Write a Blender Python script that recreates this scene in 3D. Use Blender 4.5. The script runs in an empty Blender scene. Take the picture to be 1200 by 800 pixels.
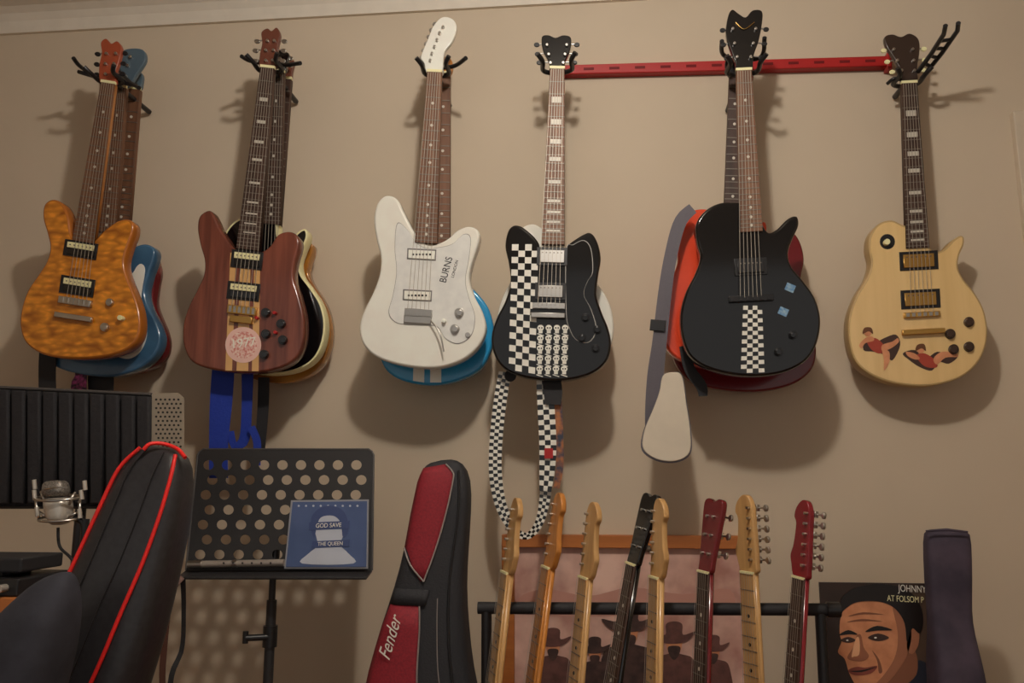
import bpy, math, random
from mathutils import Vector, Matrix
random.seed(4)
S=bpy.context.scene
COL=S.collection
# ---------------------------------------------------------------- camera
F=950.0; YAW=math.radians(5.5); PIT=math.radians(9.5)
CL=Vector((0,-2.3,1.2))
Rv=Vector((math.cos(YAW),math.sin(YAW),0))
Fv=Vector((-math.sin(YAW)*math.cos(PIT),math.cos(YAW)*math.cos(PIT),math.sin(PIT)))
Uv=Rv.cross(Fv)
cd=bpy.data.cameras.new('camera'); cam=bpy.data.objects.new('camera',cd); COL.objects.link(cam)
cd.sensor_width=36; cd.lens=F*36/1200
m=Matrix((Rv,Uv,-Fv)).transposed().to_4x4(); m.translation=CL; cam.matrix_world=m
S.camera=cam
def plane(pl):
    if isinstance(pl,(int,float)): return Vector((0,pl,0)),Vector((0,-1,0))
    return pl
def W(u,v,pl=0.0,off=0.0):
    """measured spot (u,v) of the reference -> place on the real plane pl"""
    p0,n=plane(pl); p0=p0+n*off
    d=Fv+Rv*((u-600)/F)-Uv*((v-400)/F)
    return CL+d*((p0-CL).dot(n)/d.dot(n))
# ---------------------------------------------------------------- materials
def lin(c):
    c=c/255.0
    return c/12.92 if c<=0.04045 else ((c+0.055)/1.055)**2.4
def col(c,k=1.8): return tuple(min(0.92,lin(x)*k) for x in c)+(1,)
MC={}
def M(name,c,r=0.5,metal=0.0,coat=0.0,c2=None,kind=None,scale=20,bump=0.0,k=1.8):
    if name in MC: return MC[name]
    mt=bpy.data.materials.new(name); mt.use_nodes=True
    nt=mt.node_tree; b=nt.nodes['Principled BSDF']
    b.inputs['Roughness'].default_value=r; b.inputs['Metallic'].default_value=metal
    b.inputs['Coat Weight'].default_value=coat; b.inputs['Coat Roughness'].default_value=0.08
    b.inputs['Base Color'].default_value=col(c,k)
    tc=nt.nodes.new('ShaderNodeTexCoord'); mp=nt.nodes.new('ShaderNodeMapping')
    nt.links.new(tc.outputs['Object'],mp.inputs['Vector'])
    if kind=='wood': mp.inputs['Scale'].default_value=(1,1,0.07)
    if kind=='woodx': mp.inputs['Scale'].default_value=(0.08,1,1)
    nz=nt.nodes.new('ShaderNodeTexNoise'); nz.inputs['Scale'].default_value=scale
    nz.inputs['Detail'].default_value=4
    nt.links.new(mp.outputs['Vector'],nz.inputs['Vector'])
    src=nz.outputs['Fac']
    if kind=='quilt':
        mp.inputs['Scale'].default_value=(1,1,2.2)
        vo=nt.nodes.new('ShaderNodeTexVoronoi'); vo.inputs['Scale'].default_value=scale
        vo.feature='SMOOTH_F1'
        ad=nt.nodes.new('ShaderNodeMixRGB'); ad.blend_type='ADD'; ad.inputs['Fac'].default_value=0.05
        nz.inputs['Scale'].default_value=18
        nt.links.new(mp.outputs['Vector'],ad.inputs['Color1']); nt.links.new(nz.outputs['Color'],ad.inputs['Color2'])
        nt.links.new(ad.outputs['Color'],vo.inputs['Vector']); src=vo.outputs['Distance']
    if c2 is None: c2=tuple(x*0.975 for x in c)
    rp=nt.nodes.new('ShaderNodeValToRGB')
    rp.color_ramp.elements[0].position=0.35 if kind!='quilt' else 0.1
    rp.color_ramp.elements[1].position=0.65 if kind!='quilt' else 0.75
    rp.color_ramp.elements[0].color=col(c,k); rp.color_ramp.elements[1].color=col(c2,k)
    nt.links.new(src,rp.inputs['Fac']); nt.links.new(rp.outputs['Color'],b.inputs['Base Color'])
    if bump>0:
        bp=nt.nodes.new('ShaderNodeBump'); bp.inputs['Strength'].default_value=bump; bp.inputs['Distance'].default_value=0.004
        nt.links.new(src,bp.inputs['Height']); nt.links.new(bp.outputs['Normal'],b.inputs['Normal'])
    MC[name]=mt; return mt
WALL=M('wall_paint',(162,148,129),0.75,c2=(159,145,126),scale=3,bump=0.02)
TRIM=M('trim_paint',(178,169,155),0.6)
CEIL=M('ceiling_paint',(166,156,142),0.8)
FLOOR=M('floor_wood',(95,65,42),0.4,kind='woodx',scale=14)
BLK=M('black_plastic',(22,21,22),0.35)
MBLK=M('black_matte',(26,25,27),0.7)
GBLK=M('black_gloss',(9,8,9),0.12,coat=0.6)
CHR=M('chrome',(180,176,170),0.28,metal=1.0,k=1.3)
FRT=M('fret_wire',(120,112,102),0.5,metal=0.6,k=1.2)
GOLD=M('gold_metal',(190,150,85),0.3,metal=1.0,k=1.3)
CRM=M('cream_plastic',(200,185,142),0.4)
WHT=M('white_plastic',(194,190,180),0.35)
DWH=M('white_print',(190,186,176),0.5)
ROSE=M('rosewood',(58,38,29),0.55,kind='wood',scale=60,c2=(42,27,20))
ROSL=M('rosewood_light',(98,66,46),0.55,kind='wood',scale=60,c2=(78,51,35))
MAPLE=M('maple',(166,130,84),0.35,kind='wood',scale=60,coat=0.3,c2=(150,114,70))
MAPO=M('maple_orange',(160,104,46),0.35,kind='wood',scale=60,coat=0.3,c2=(142,88,36))
PEARL=M('pearl_inlay',(164,158,146),0.45)
STR=M('steel_string',(140,132,120),0.5,metal=0.5)
RED=M('red_fabric',(120,26,36),0.7,c2=(104,22,32),scale=200,bump=0.2)
REDP=M('red_piping',(186,28,24),0.45)
REDM=M('red_metal',(140,24,24),0.4)
SKIN=M('print_skin',(172,116,82),0.6,c2=(158,102,70),scale=35)
# ---------------------------------------------------------------- mesh helpers
GROUPS=[]
def group(name):
    e=bpy.data.objects.new(name,None); e.empty_display_size=0.05; COL.objects.link(e); GROUPS.append(e); return e
def mk(name,verts,faces,mats,par=None,smooth=None,midx=None):
    me=bpy.data.meshes.new(name); me.from_pydata([tuple(v) for v in verts],[],faces)
    for q in (mats if isinstance(mats,(list,tuple)) else [mats]): me.materials.append(q)
    if midx:
        for p,i in zip(me.polygons,midx): p.material_index=i
    if smooth is not None:
        for i,p in enumerate(me.polygons): p.use_smooth=(smooth is True) or (smooth is not False and i in smooth)
    import bmesh
    bm=bmesh.new(); bm.from_mesh(me); bmesh.ops.recalc_face_normals(bm,faces=bm.faces); bm.to_mesh(me); bm.free()
    ob=bpy.data.objects.new(name,me); COL.objects.link(ob)
    if par is not None: ob.parent=par
    return ob
def cat(p,n=5,closed=True):
    out=[];N=len(p); rng=range(N) if closed else range(N-1)
    for i in rng:
        if closed: a,b,c,d=p[i-1],p[i],p[(i+1)%N],p[(i+2)%N]
        else: a,b,c,d=p[max(i-1,0)],p[i],p[i+1],p[min(i+2,N-1)]
        for j in range(n):
            t=j/n
            out.append(tuple(0.5*((2*b[k])+(-a[k]+c[k])*t+(2*a[k]-5*b[k]+4*c[k]-d[k])*t*t+(-a[k]+3*b[k]-3*c[k]+d[k])*t**3) for k in range(len(b))))
    if not closed: out.append(tuple(p[-1]))
    return out
def slabw(name,P,n,th,mat,bev=0.0,par=None,edge=None):
    """prism: front polygon P (3D), extruded backwards along -n, rounded rim"""
    N=len(P)
    def ring(ins,dep):
        if ins==0: return [p-n*dep for p in P]
        o=[]
        for i in range(N):
            a,b,c=P[i-1],P[i],P[(i+1)%N]
            e1=(b-a); e2=(c-b)
            if e1.length<1e-7:e1=e2
            if e2.length<1e-7:e2=e1
            t=(e1.normalized()+e2.normalized())
            t=t.normalized() if t.length>1e-6 else e1.normalized()
            q=n.cross(t)*sgn
            o.append(b+q*ins-n*dep)
        return o
    ar=Vector((0,0,0))
    for i in range(N): ar+= (P[i]-P[0]).cross(P[(i+1)%N]-P[0])
    sgn=1 if ar.dot(n)>0 else -1
    if bev>0:
        pr=[(bev,0),(bev*0.3,bev*0.3),(0,bev),(0,th-bev),(bev*0.3,th-bev*0.3),(bev,th)]
    else: pr=[(0,0),(0,th)]
    V=[];Fc=[];mi=[]
    for a,b in pr: V+=ring(a,b)
    K=len(pr)
    Fc.append(list(range(N))); mi.append(0)
    for k in range(K-1):
        for i in range(N):
            j=(i+1)%N
            Fc.append([k*N+i,k*N+j,(k+1)*N+j,(k+1)*N+i]); mi.append(1 if edge else 0)
    Fc.append([(K-1)*N+i for i in range(N)][::-1]); mi.append(1 if edge else 0)
    mats=[mat,edge] if edge else mat
    sm=set(range(1,len(Fc)-1)) if bev>0 else None
    return mk(name,V,Fc,mats,par,smooth=sm,midx=mi)
def slab(name,pts,pl,off,th,mat,bev=0.0,par=None,sm=False,n=5,edge=None):
    if sm: pts=cat(pts,n)
    _,nn=plane(pl)
    return slabw(name,[W(u,v,pl,off) for u,v in pts],nn,th,mat,bev,par,edge)
def multi(name,polys,pl,off,th,mat,par):
    V=[];Fc=[];_,nn=plane(pl)
    for P in polys:
        b=len(V);N=len(P)
        f=[W(u,v,pl,off) for u,v in P]
        V+=f+[p-nn*th for p in f]
        Fc.append([b+i for i in range(N)]); Fc.append([b+N+i for i in range(N)][::-1])
        for i in range(N): j=(i+1)%N; Fc.append([b+i,b+j,b+N+j,b+N+i])
    return mk(name,V,Fc,mat,par)
def circ(u,v,r,n=20,ry=None):
    ry=ry or r
    return [(u+r*math.cos(6.28318*i/n),v+ry*math.sin(6.28318*i/n)) for i in range(n)]
def orect(u,v,w,h,a):
    c,s=math.cos(a),math.sin(a)
    return [(u+x*c-y*s,v+x*s+y*c) for x,y in((-w/2,-h/2),(w/2,-h/2),(w/2,h/2),(-w/2,h/2))]
def disc(name,u,v,r,pl,off,th,mat,par,bev=0.0008,ry=None):
    return slab(name,circ(u,v,r,20,ry),pl,off,th,mat,bev,par)
def tube3(name,pts,r,mat,par=None,cyc=False,smooth=True):
    cu=bpy.data.curves.new(name,'CURVE'); cu.dimensions='3D'; cu.bevel_depth=r; cu.bevel_resolution=3; cu.use_fill_caps=True
    sp=cu.splines.new('POLY'); 
    P=[tuple(p) for p in pts]
    if smooth and len(P)>2: P=cat(P,6,cyc)
    sp.points.add(len(P)-1)
    for i,p in enumerate(P): sp.points[i].co=(p[0],p[1],p[2],1)
    sp.use_cyclic_u=cyc; cu.materials.append(mat)
    ob=bpy.data.objects.new(name,cu); COL.objects.link(ob)
    if par is not None: ob.parent=par
    return ob
def tube(name,pp,r,mat,par=None,**k): return tube3(name,[W(u,v,y) for u,v,y in pp],r,mat,par,**k)
def box(name,x0,x1,y0,y1,z0,z1,mat,par=None,bev=0):
    V=[(x,y,z) for x in(x0,x1) for y in(y0,y1) for z in(z0,z1)]
    ob=mk(name,V,[(0,1,3,2),(4,6,7,5),(0,4,5,1),(2,3,7,6),(0,2,6,4),(1,5,7,3)],mat,par)
    if bev:
        md=ob.modifiers.new('bev','BEVEL'); md.width=bev; md.segments=3
    return ob
def cyl(name,c,r,z0,z1,mat,par=None,n=24,r2=None):
    r2=r if r2 is None else r2
    V=[(c[0]+r*math.cos(6.28318*i/n),c[1]+r*math.sin(6.28318*i/n),z0) for i in range(n)]+[(c[0]+r2*math.cos(6.28318*i/n),c[1]+r2*math.sin(6.28318*i/n),z1) for i in range(n)]
    return mk(name,V,[list(range(n)),list(range(n,2*n))]+[[i,(i+1)%n,n+(i+1)%n,n+i] for i in range(n)],mat,par,smooth=set(range(2,n+2)))
def ribbon(name,pts,mats,nx,ny,par=None,th=0.002,nspline=6):
    """pts (u,v,width_px,y): strap following the points; two mats alternate as a checker"""
    P=cat(pts,nspline,False)
    L=[0]
    for a,b in zip(P,P[1:]): L.append(L[-1]+math.hypot(b[0]-a[0],b[1]-a[1]))
    def at(s):
        for i in range(len(L)-1):
            if L[i+1]>=s or i==len(L)-2:
                t=(s-L[i])/max(1e-6,L[i+1]-L[i]); return tuple(P[i][k]*(1-t)+P[i+1][k]*t for k in range(4))
    V=[];Fc=[];mi=[]
    for j in range(ny+1):
        s=L[-1]*j/ny; a=at(max(0,s-1)); b=at(min(L[-1],s+1)); c=at(s)
        dx,dy=b[0]-a[0],b[1]-a[1]; l=math.hypot(dx,dy) or 1; nxv,nyv=-dy/l,dx/l
        for i in range(nx+1):
            w=(i/nx-0.5)*c[2]
            V.append(W(c[0]+nxv*w,c[1]+nyv*w,c[3]))
    for j in range(ny):
        for i in range(nx):
            a=j*(nx+1)+i; Fc.append([a,a+1,a+nx+2,a+nx+1]); mi.append((i+j)%2 if len(mats)>1 else 0)
    ob=mk(name,V,Fc,mats,par,midx=mi)
    md=ob.modifiers.new('sol','SOLIDIFY'); md.thickness=th
    return ob
def loft(name,secs,mat,par=None,N=28,ex=0.55,sub=1):
    """secs: (Lu,Lv,Ru,Rv,y,thick)"""
    V=[];Fc=[]
    for (a,b,c,d,y,t) in secs:
        A=W(a,b,y);B=W(c,d,y);C=(A+B)/2;X=(B-A)/2
        for i in range(N):
            th=6.28318*i/N; cx=math.cos(th);sx=math.sin(th)
            V.append(C+X*(math.copysign(abs(cx)**ex,cx))+Vector((0,1,0))*(t/2*math.copysign(abs(sx)**ex,sx)))
    for k in range(len(secs)-1):
        for i in range(N):
            j=(i+1)%N; Fc.append([k*N+i,k*N+j,(k+1)*N+j,(k+1)*N+i])
    Fc.append(list(range(N))); Fc.append([(len(secs)-1)*N+i for i in range(N)])
    ob=mk(name,V,Fc,mat,par,smooth=True)
    if sub:
        md=ob.modifiers.new('sub','SUBSURF'); md.levels=sub; md.render_levels=sub
    return ob
def lpt(sec,s,ex=0.55,out=0.0):
    a,b,c,d,y,t=sec
    A=W(a,b,y);B=W(c,d,y);C=(A+B)/2;X=(B-A)/2
    cx=abs(s)**(1/ex); sx=math.sqrt(max(0,1-cx*cx))
    return C+X*s-Vector((0,1,0))*(t/2*(sx**ex)+out)
def text(body,u,v,size,pl,off,ang,mat,par,name='lettering',ext=0.0003,sx=1.0,shear=0.0):
    cu=bpy.data.curves.new(name,'FONT'); cu.body=body; cu.size=size; cu.align_x='CENTER'; cu.align_y='CENTER'; cu.extrude=ext; cu.shear=shear
    cu.materials.append(mat)
    ob=bpy.data.objects.new(name,cu); COL.objects.link(ob)
    p0,n=plane(pl); 
    z=n; x=Vector((1,0,0)); x=(x-z*x.dot(z)).normalized(); y=z.cross(x)
    mm=Matrix((x,y,z)).transposed().to_4x4()@Matrix.Rotation(ang,4,'Z')@Matrix.Diagonal((sx,1,1,1))
    mm.translation=W(u,v,pl,off); ob.matrix_world=mm
    if par is not None: ob.parent=par
    return ob
def fit(P,x0,x1,y0,y1):
    a=min(p[0] for p in P);b=max(p[0] for p in P);c=min(p[1] for p in P);d=max(p[1] for p in P)
    return [(x0+(x-a)/(b-a)*(x1-x0),y0+(y-c)/(d-c)*(y1-y0)) for x,y in P]
def bil(c,s,t):
    (a,b),(e,f),(g,h),(i,j)=c  # TL TR BR BL
    return ((a*(1-s)+e*s)*(1-t)+(i*(1-s)+g*s)*t,(b*(1-s)+f*s)*(1-t)+(j*(1-s)+h*s)*t)
# ---------------------------------------------------------------- room
zb=W(0,42,0).z; zc=zb+0.10
XL,XR,YF=-2.9,2.4,-4.2
box('wall_back',XL,XR,0,0.1,0,zc+0.1,WALL)
box('wall_left',XL-0.1,XL,YF,0.1,0,zc+0.1,WALL)
box('wall_right',XR,XR+0.1,YF,0.1,0,zc+0.1,WALL)
box('floor',XL,XR,YF,0,-0.1,0,FLOOR)
box('ceiling',XL,XR,YF,0,zc,zc+0.1,CEIL)
prof=[(0,zb),(-0.012,zb),(-0.014,zb+0.014)]+[(-0.014-0.062*(1-math.cos(t)),zb+0.014+0.062*math.sin(t)) for t in [0.39*i for i in range(1,5)] ]+[(-0.088,zb+0.078),(-0.09,zc),(0,zc)]
V=[(XL,y,z) for y,z in prof]+[(XR,y,z) for y,z in prof];n=len(prof)
mk('trim_1',V,[list(range(n)),list(range(n,2*n))]+[[i,(i+1)%n,n+(i+1)%n,n+i] for i in range(n)],TRIM)
box('baseboard_back',XL,XR,-0.015,0,0,0.1,TRIM)
a=W(1187,130,-0.02)
g=group('door_1')
DTR=M('door_paint',(166,153,135),0.65)
box('frame',a.x,a.x+0.07,-0.022,0,0,a.z,DTR,g,0.003)
box('frame_top',a.x+0.07,a.x+0.9,-0.022,0,a.z-0.07,a.z,DTR,g,0.003)
box('door_panel',a.x+0.07,a.x+0.85,-0.012,0,0.005,a.z-0.07,DTR,g)
# ---------------------------------------------------------------- guitars
def mix(a,b,t): return (a[0]*(1-t)+b[0]*t,a[1]*(1-t)+b[1]*t)
def guitar(body,pl,mat,edge,neckA,neckB,wA,wB,head,headmat,fmat=None,bridge=None,inlay='dot',tuners=(),
           th=0.042,tmat=None,neckmat=None,frets=True,bev=0.006,strings=True,binding=None,headbev=0.002):
    fmat=fmat or ROSE; tmat=tmat or CHR; neckmat=neckmat or fmat
    g=group('electric_guitar')
    B=cat(body,5)
    if binding: 
        slab('body',B,pl,0,th,binding,bev*0.4,g)
        N=len(B);I=[]
        ar=sum(B[i][0]*B[(i+1)%N][1]-B[(i+1)%N][0]*B[i][1] for i in range(N)); s=1 if ar>0 else -1
        for i in range(N):
            tx=B[(i+1)%N][0]-B[i-1][0]; ty=B[(i+1)%N][1]-B[i-1][1]; l=math.hypot(tx,ty) or 1
            I.append((B[i][0]-ty/l*2.2*s,B[i][1]+tx/l*2.2*s))
        slab('top',I,pl,0.0012,0.004,mat,0,g)
    else: slab('body',B,pl,0,th,mat,bev,g,edge=edge)
    ang=math.atan2(neckB[0]-neckA[0],-(neckB[1]-neckA[1]))
    c,s=math.cos(ang),math.sin(ang)
    def q(p,w): return [(p[0]-c*w/2,p[1]-s*w/2),(p[0]+c*w/2,p[1]+s*w/2)]
    a=q(neckA,wA);b=q(neckB,wB)
    slab('fretboard',[a[0],b[0],b[1],a[1]],pl,0.007,0.007,fmat,0.0012,g)
    slab('neck',[a[0],b[0],b[1],a[1]],pl,0.0,0.02,neckmat,0.004,g)
    slab('headstock',head,pl,0.001,0.015,headmat,headbev,g,sm=True,n=4)
    nb=q(neckB,wB+1)
    slab('nut',[nb[0],(nb[0][0]+s*3,nb[0][1]-c*3),(nb[1][0]+s*3,nb[1][1]-c*3),nb[1]],pl,0.0085,0.008,CRM,0,g)
    if bridge is None: bridge=(neckA[0]-s*80,neckA[1]+c*80)
    L=math.hypot(neckB[0]-bridge[0],neckB[1]-bridge[1]); NL=math.hypot(neckB[0]-neckA[0],neckB[1]-neckA[1])
    if frets:
        fr=[];inl=[];prev=0
        for k in range(1,25):
            d=L*(1-2**(-k/12))*0.985
            if d>NL-1: break
            t=d/NL; p=mix(neckB,neckA,t); w=wB+(wA-wB)*t
            fr.append(orect(p[0],p[1],w,0.8,ang))
            if k in(3,5,7,9,12,15,17,19,21):
                pm=mix(neckB,neckA,(d+prev)/2/NL); h=(d-prev)
                if inlay=='dot': inl.append(circ(pm[0],pm[1],1.7,10))
                elif inlay=='block': inl.append(orect(pm[0],pm[1],w*0.6,h*0.5,ang))
                elif inlay=='small': inl.append(orect(pm[0],pm[1],w*0.55,h*0.3,ang))
            prev=d
        multi('frets',fr,pl,0.0082,0.002,FRT,g)
        if inl: multi('inlays',inl,pl,0.0075,0.001,PEARL,g)
    if strings:
        st=[]
        for i in range(6):
            f=(i-2.5)/5
            a0=(neckB[0]+c*f*wB*.8,neckB[1]+s*f*wB*.8); b0=(bridge[0]+c*f*wA*.95,bridge[1]+s*f*wA*.95)
            st.append([(a0[0]-.25,a0[1]),(a0[0]+.25,a0[1]),(b0[0]+.25,b0[1]),(b0[0]-.25,b0[1])])
        multi('strings',st,pl,0.0125,0.0005,STR,g)
    for i,(u,v,dx,dy) in enumerate(tuners):
        disc('tuner_post',u,v,1.7,pl,0.008,0.009,CHR,g)
        slab('tuner_button',circ(u+dx,v+dy,3.4,14,2.5),pl,-0.008,0.005,tmat,0.001,g)
        tube('tuner_shaft',[(u,v,pl+0.01),(u+dx,v+dy,pl+0.01)],0.002,CHR,g,smooth=False)
    return g,ang
def pickup(g,pl,u,v,w,h,ang,kind='zebra'):
    slab('pickup_ring',orect(u,v,w,h,ang),pl,0.004,0.004,BLK,0.001,g)
    if kind=='zebra':
        slab('bobbin',orect(u,v-h*.2,w*.8,h*.34,ang),pl,0.008,0.005,CRM,0.001,g)
        slab('bobbin',orect(u,v+h*.2,w*.8,h*.34,ang),pl,0.008,0.005,GBLK,0.001,g)
    else:
        mt={'chrome':CHR,'gold':GOLD,'black':BLK,'cream':CRM}[kind]
        slab('pickup_cover',orect(u,v,w*.8,h*.7,ang),pl,0.008,0.005,mt,0.0015,g)
    c,s=math.cos(ang),math.sin(ang)
    multi('pole_pieces',[circ(u+c*f*w*.62,v-h*.2+s*f*w*.62,0.8,8) for f in[(i-2.5)/5 for i in range(6)]],pl,0.009,0.001,FRT,g)
def knob(g,pl,u,v,r,mat):
    disc('knob_skirt',u,v,r,pl,0.006,0.006,mat,g); disc('knob_top',u,v,r*.72,pl,0.014,0.009,mat,g,0.0015)
def bridgeparts(g,pl,u,v,w,h,ang,mat,saddles=True):
    slab('bridge',orect(u,v,w,h,ang),pl,0.01,0.01,mat,0.001,g)
    if saddles:
        c,s=math.cos(ang),math.sin(ang)
        multi('saddles',[orect(u+c*f*w*.8,v+s*f*w*.8,w*.09,h*.7,ang) for f in[(i-2.5)/5 for i in range(6)]],pl,0.0125,0.003,CHR if mat is not BLK else BLK,g)
def checker(g,pl,c,nx,ny,off,name='checker_stripe'):
    slab(name,c,pl,off,0.0006,DWH,0,g)
    P=[]
    for j in range(ny):
        for i in range(nx):
            if (i+j)%2: P.append([bil(c,i/nx,j/ny),bil(c,(i+1)/nx,j/ny),bil(c,(i+1)/nx,(j+1)/ny),bil(c,i/nx,(j+1)/ny)])
    multi(name+'_squares',P,pl,off+0.0005,0.0006,GBLK,g)

G1=[(84,276),(80,254),(74,240),(66,234),(58,234),(51,241),(50,256),(55,274),(58,290),(54,306),(44,322),(32,340),(25,360),(23,382),(30,402),(50,415),(80,420),(115,419),(143,412),(158,401),(164,385),(163,365),(157,345),(149,325),(145,308),(149,290),(155,274),(156,263),(151,257),(142,257),(130,263),(118,273),(108,283),(96,284)]
G2=[(275,291),(266,280),(257,266),(252,255),(247,247),(241,247),(233,254),(231,268),(234,286),(239,305),(238,322),(230,340),(220,360),(214,382),(215,405),(225,424),(250,433),(290,437),(325,432),(346,420),(355,400),(356,372),(350,346),(344,326),(345,308),(350,290),(350,280),(345,273),(336,271),(325,275),(316,288),(305,295),(290,296)]
G3=[(486,272),(479,260),(472,246),(466,234),(458,229),(449,230),(441,240),(438,258),(441,280),(446,302),(444,322),(437,342),(427,362),(421,382),(425,402),(441,418),(472,428),(510,431),(541,422),(561,405),(569,385),(565,365),(555,345),(550,325),(554,305),(560,287),(562,274),(557,267),(547,265),(535,270),(525,279),(513,285),(500,286)]
G4=[(634,292),(631,284),(625,276),(617,269),(609,264),(601,264),(595,271),(592,288),(596,308),(598,330),(592,352),(582,372),(576,392),(578,412),(590,431),(615,442),(655,446),(690,439),(710,424),(716,404),(713,385),(705,365),(699,345),(701,322),(704,304),(702,289),(697,277),(691,272),(684,274),(674,280),(665,287),(661,294),(648,295)]
G5=[(866,237),(845,237),(827,246),(816,262),(817,282),(821,300),(815,320),(804,342),(798,367),(800,395),(810,418),(832,432),(870,440),(910,438),(940,426),(956,406),(962,377),(956,350),(941,328),(928,312),(924,296),(929,280),(936,264),(935,254),(929,253),(921,258),(911,268),(901,272),(894,262),(892,245),(880,238)]
G6=[(1060,264),(1045,258),(1030,262),(1020,275),(1018,291),(1021,308),(1016,326),(1004,346),(995,372),(995,400),(1003,424),(1022,440),(1052,450),(1090,452),(1126,442),(1148,422),(1157,395),(1154,366),(1143,344),(1130,328),(1123,314),(1124,300),(1129,288),(1130,279),(1126,276),(1117,281),(1106,292),(1094,295),(1088,284),(1086,268),(1074,264)]

QUI=M('quilted_amber',(190,120,32),0.2,coat=0.6,kind='quilt',scale=34,c2=(118,64,14))
AMBE=M('amber_edge',(140,80,26),0.25,coat=0.5)
WAL=M('walnut',(102,54,40),0.25,coat=0.4,kind='wood',scale=50,c2=(76,38,28))
WHB=M('white_lacquer',(192,188,178),0.15,coat=0.5)
NAT=M('natural_top',(184,156,108),0.2,coat=0.5,kind='wood',scale=25,c2=(176,147,99))
BLU=M('blue_burst',(56,90,116),0.2,coat=0.5,c2=(40,68,92),scale=8)
SKY=M('sky_blue',(34,122,166),0.2,coat=0.5)
ORG=M('orange_red',(180,56,30),0.2,coat=0.5)
DRED=M('dark_cherry',(88,17,22),0.2,coat=0.5)
AMB=M('amber_burst',(150,102,36),0.2,coat=0.5,c2=(118,72,24),scale=6)
HRED=M('headstock_redwood',(128,58,36),0.3,coat=0.3,kind='wood',scale=50)
BRN=M('headstock_walnut',(84,46,34),0.3,coat=0.3,kind='wood',scale=50)
HBL=M('headstock_blue',(66,82,92),0.3,coat=0.3)

# --- cluster 1
guitar(fit(G4,72,194,285,438),-0.09,DRED,None,(140,272),(157,104),20,13,[(150,104),(150,90),(158,82),(166,86),(166,96),(163,104)],HBL,ROSL,strings=False)
g,a_=guitar(fit(G3,44,188,252,441),-0.16,BLU,None,(124,272),(140,102),22,14,[(134,100),(137,82),(139,64),(150,57),(167,58),(170,70),(160,86),(150,100)],HBL,ROSL,strings=True,tuners=[(146,88,-9,0),(149,76,-9,-1),(152,66,-9,-2)])
slab('pickguard',fit(G3,120,172,285,420),-0.16,0.002,0.002,WHT,0,g,sm=True)
g,a=guitar(G1,-0.24,QUI,AMBE,(97,283),(126,97),25,16,[(118,98),(116,78),(119,62),(118,50),(124,45),(130,51),(137,48),(142,56),(139,72),(135,84),(134,98)],HRED,ROSL,(89,355),'dot',
  tuners=[(123,86,-10,1),(123,74,-10,1),(124,62,-10,1),(132,86,11,0),(133,74,11,0),(135,62,11,0)],tmat=BLK,neckmat=MAPO)
pickup(g,-0.24,94,292,39,19,a,'zebra'); pickup(g,-0.24,90,335,40,21,a,'zebra')
bridgeparts(g,-0.24,87,353,38,8,a,CHR); slab('tailpiece',orect(85,371,44,6,a),-0.24,0.014,0.01,CHR,0.002,g)
knob(g,-0.24,122,383,5,CHR); knob(g,-0.24,128,354,4.5,CHR); disc('switch_tip',140,372,3,-0.24,0.016,0.016,CRM,g)
# --- cluster 2
guitar(fit(G6,262,387,268,448),-0.09,AMB,None,(318,268),(334,92),20,14,[(329,92),(325,72),(334,64),(344,70),(342,84),(340,92)],BRN,ROSE,binding=AMB,strings=False)
guitar(fit(G5,248,381,254,438),-0.16,GBLK,None,(317,262),(325,84),22,15,[(318,84),(312,64),(322,58),(338,62),(336,74),(333,84)],GBLK,ROSE,binding=CRM,tuners=[(330,76,10,0),(328,68,12,0)])
g,a=guitar(G2,-0.24,WAL,None,(290,292),(313,79),27,16,[(305,80),(304,66),(307,50),(306,38),(313,33),(318,36),(324,32),(328,40),(325,56),(324,68),(321,80)],BRN,ROSE,(284,362),'small',
  tuners=[(311,70,-12,1),(311,58,-12,1),(313,47,-12,1),(319,70,12,1),(320,58,12,1),(321,47,12,1)])
STC=M('stripe_maple',(172,132,82),0.25,coat=0.4,kind='wood',scale=60)
slab('centre_stripe',[(270,296),(305,296),(303,435),(264,434)],-0.24,0.0008,0.001,STC,0,g)
multi('dark_laminates',[[(277,296),(282,296),(277,434),(272,434)],[(294,296),(298,296),(295,435),(291,435)]],-0.24,0.0014,0.001,WAL,g)
pickup(g,-0.24,289,304,37,21,a,'zebra'); pickup(g,-0.24,285,341,38,21,a,'zebra')
bridgeparts(g,-0.24,283,363,34,10,a,GOLD); slab('tailpiece',orect(282,374,26,8,a),-0.24,0.012,0.01,GOLD,0.002,g)
slab('sticker',circ(285,404,21,32),-0.24,0.002,0.0006,M('sticker_pink',(186,152,142),0.6),0,g)
slab('sticker_rim',circ(285,404,16,32),-0.24,0.0026,0.0006,M('sticker_print',(164,92,84),0.6,c2=(190,170,158),scale=180),0,g)
text('1977',285,402,0.035,-0.24,0.0032,0.1,DWH,g,'sticker_text')
for u,v in[(311,366),(329,379),(311,391),(331,398),(309,415)]: knob(g,-0.24,u,v,5.5,GBLK)
for u,v in[(321,366),(300,372),(322,389)]: disc('mini_switch',u,v,2,-0.24,0.012,0.012,REDM,g)
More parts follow.
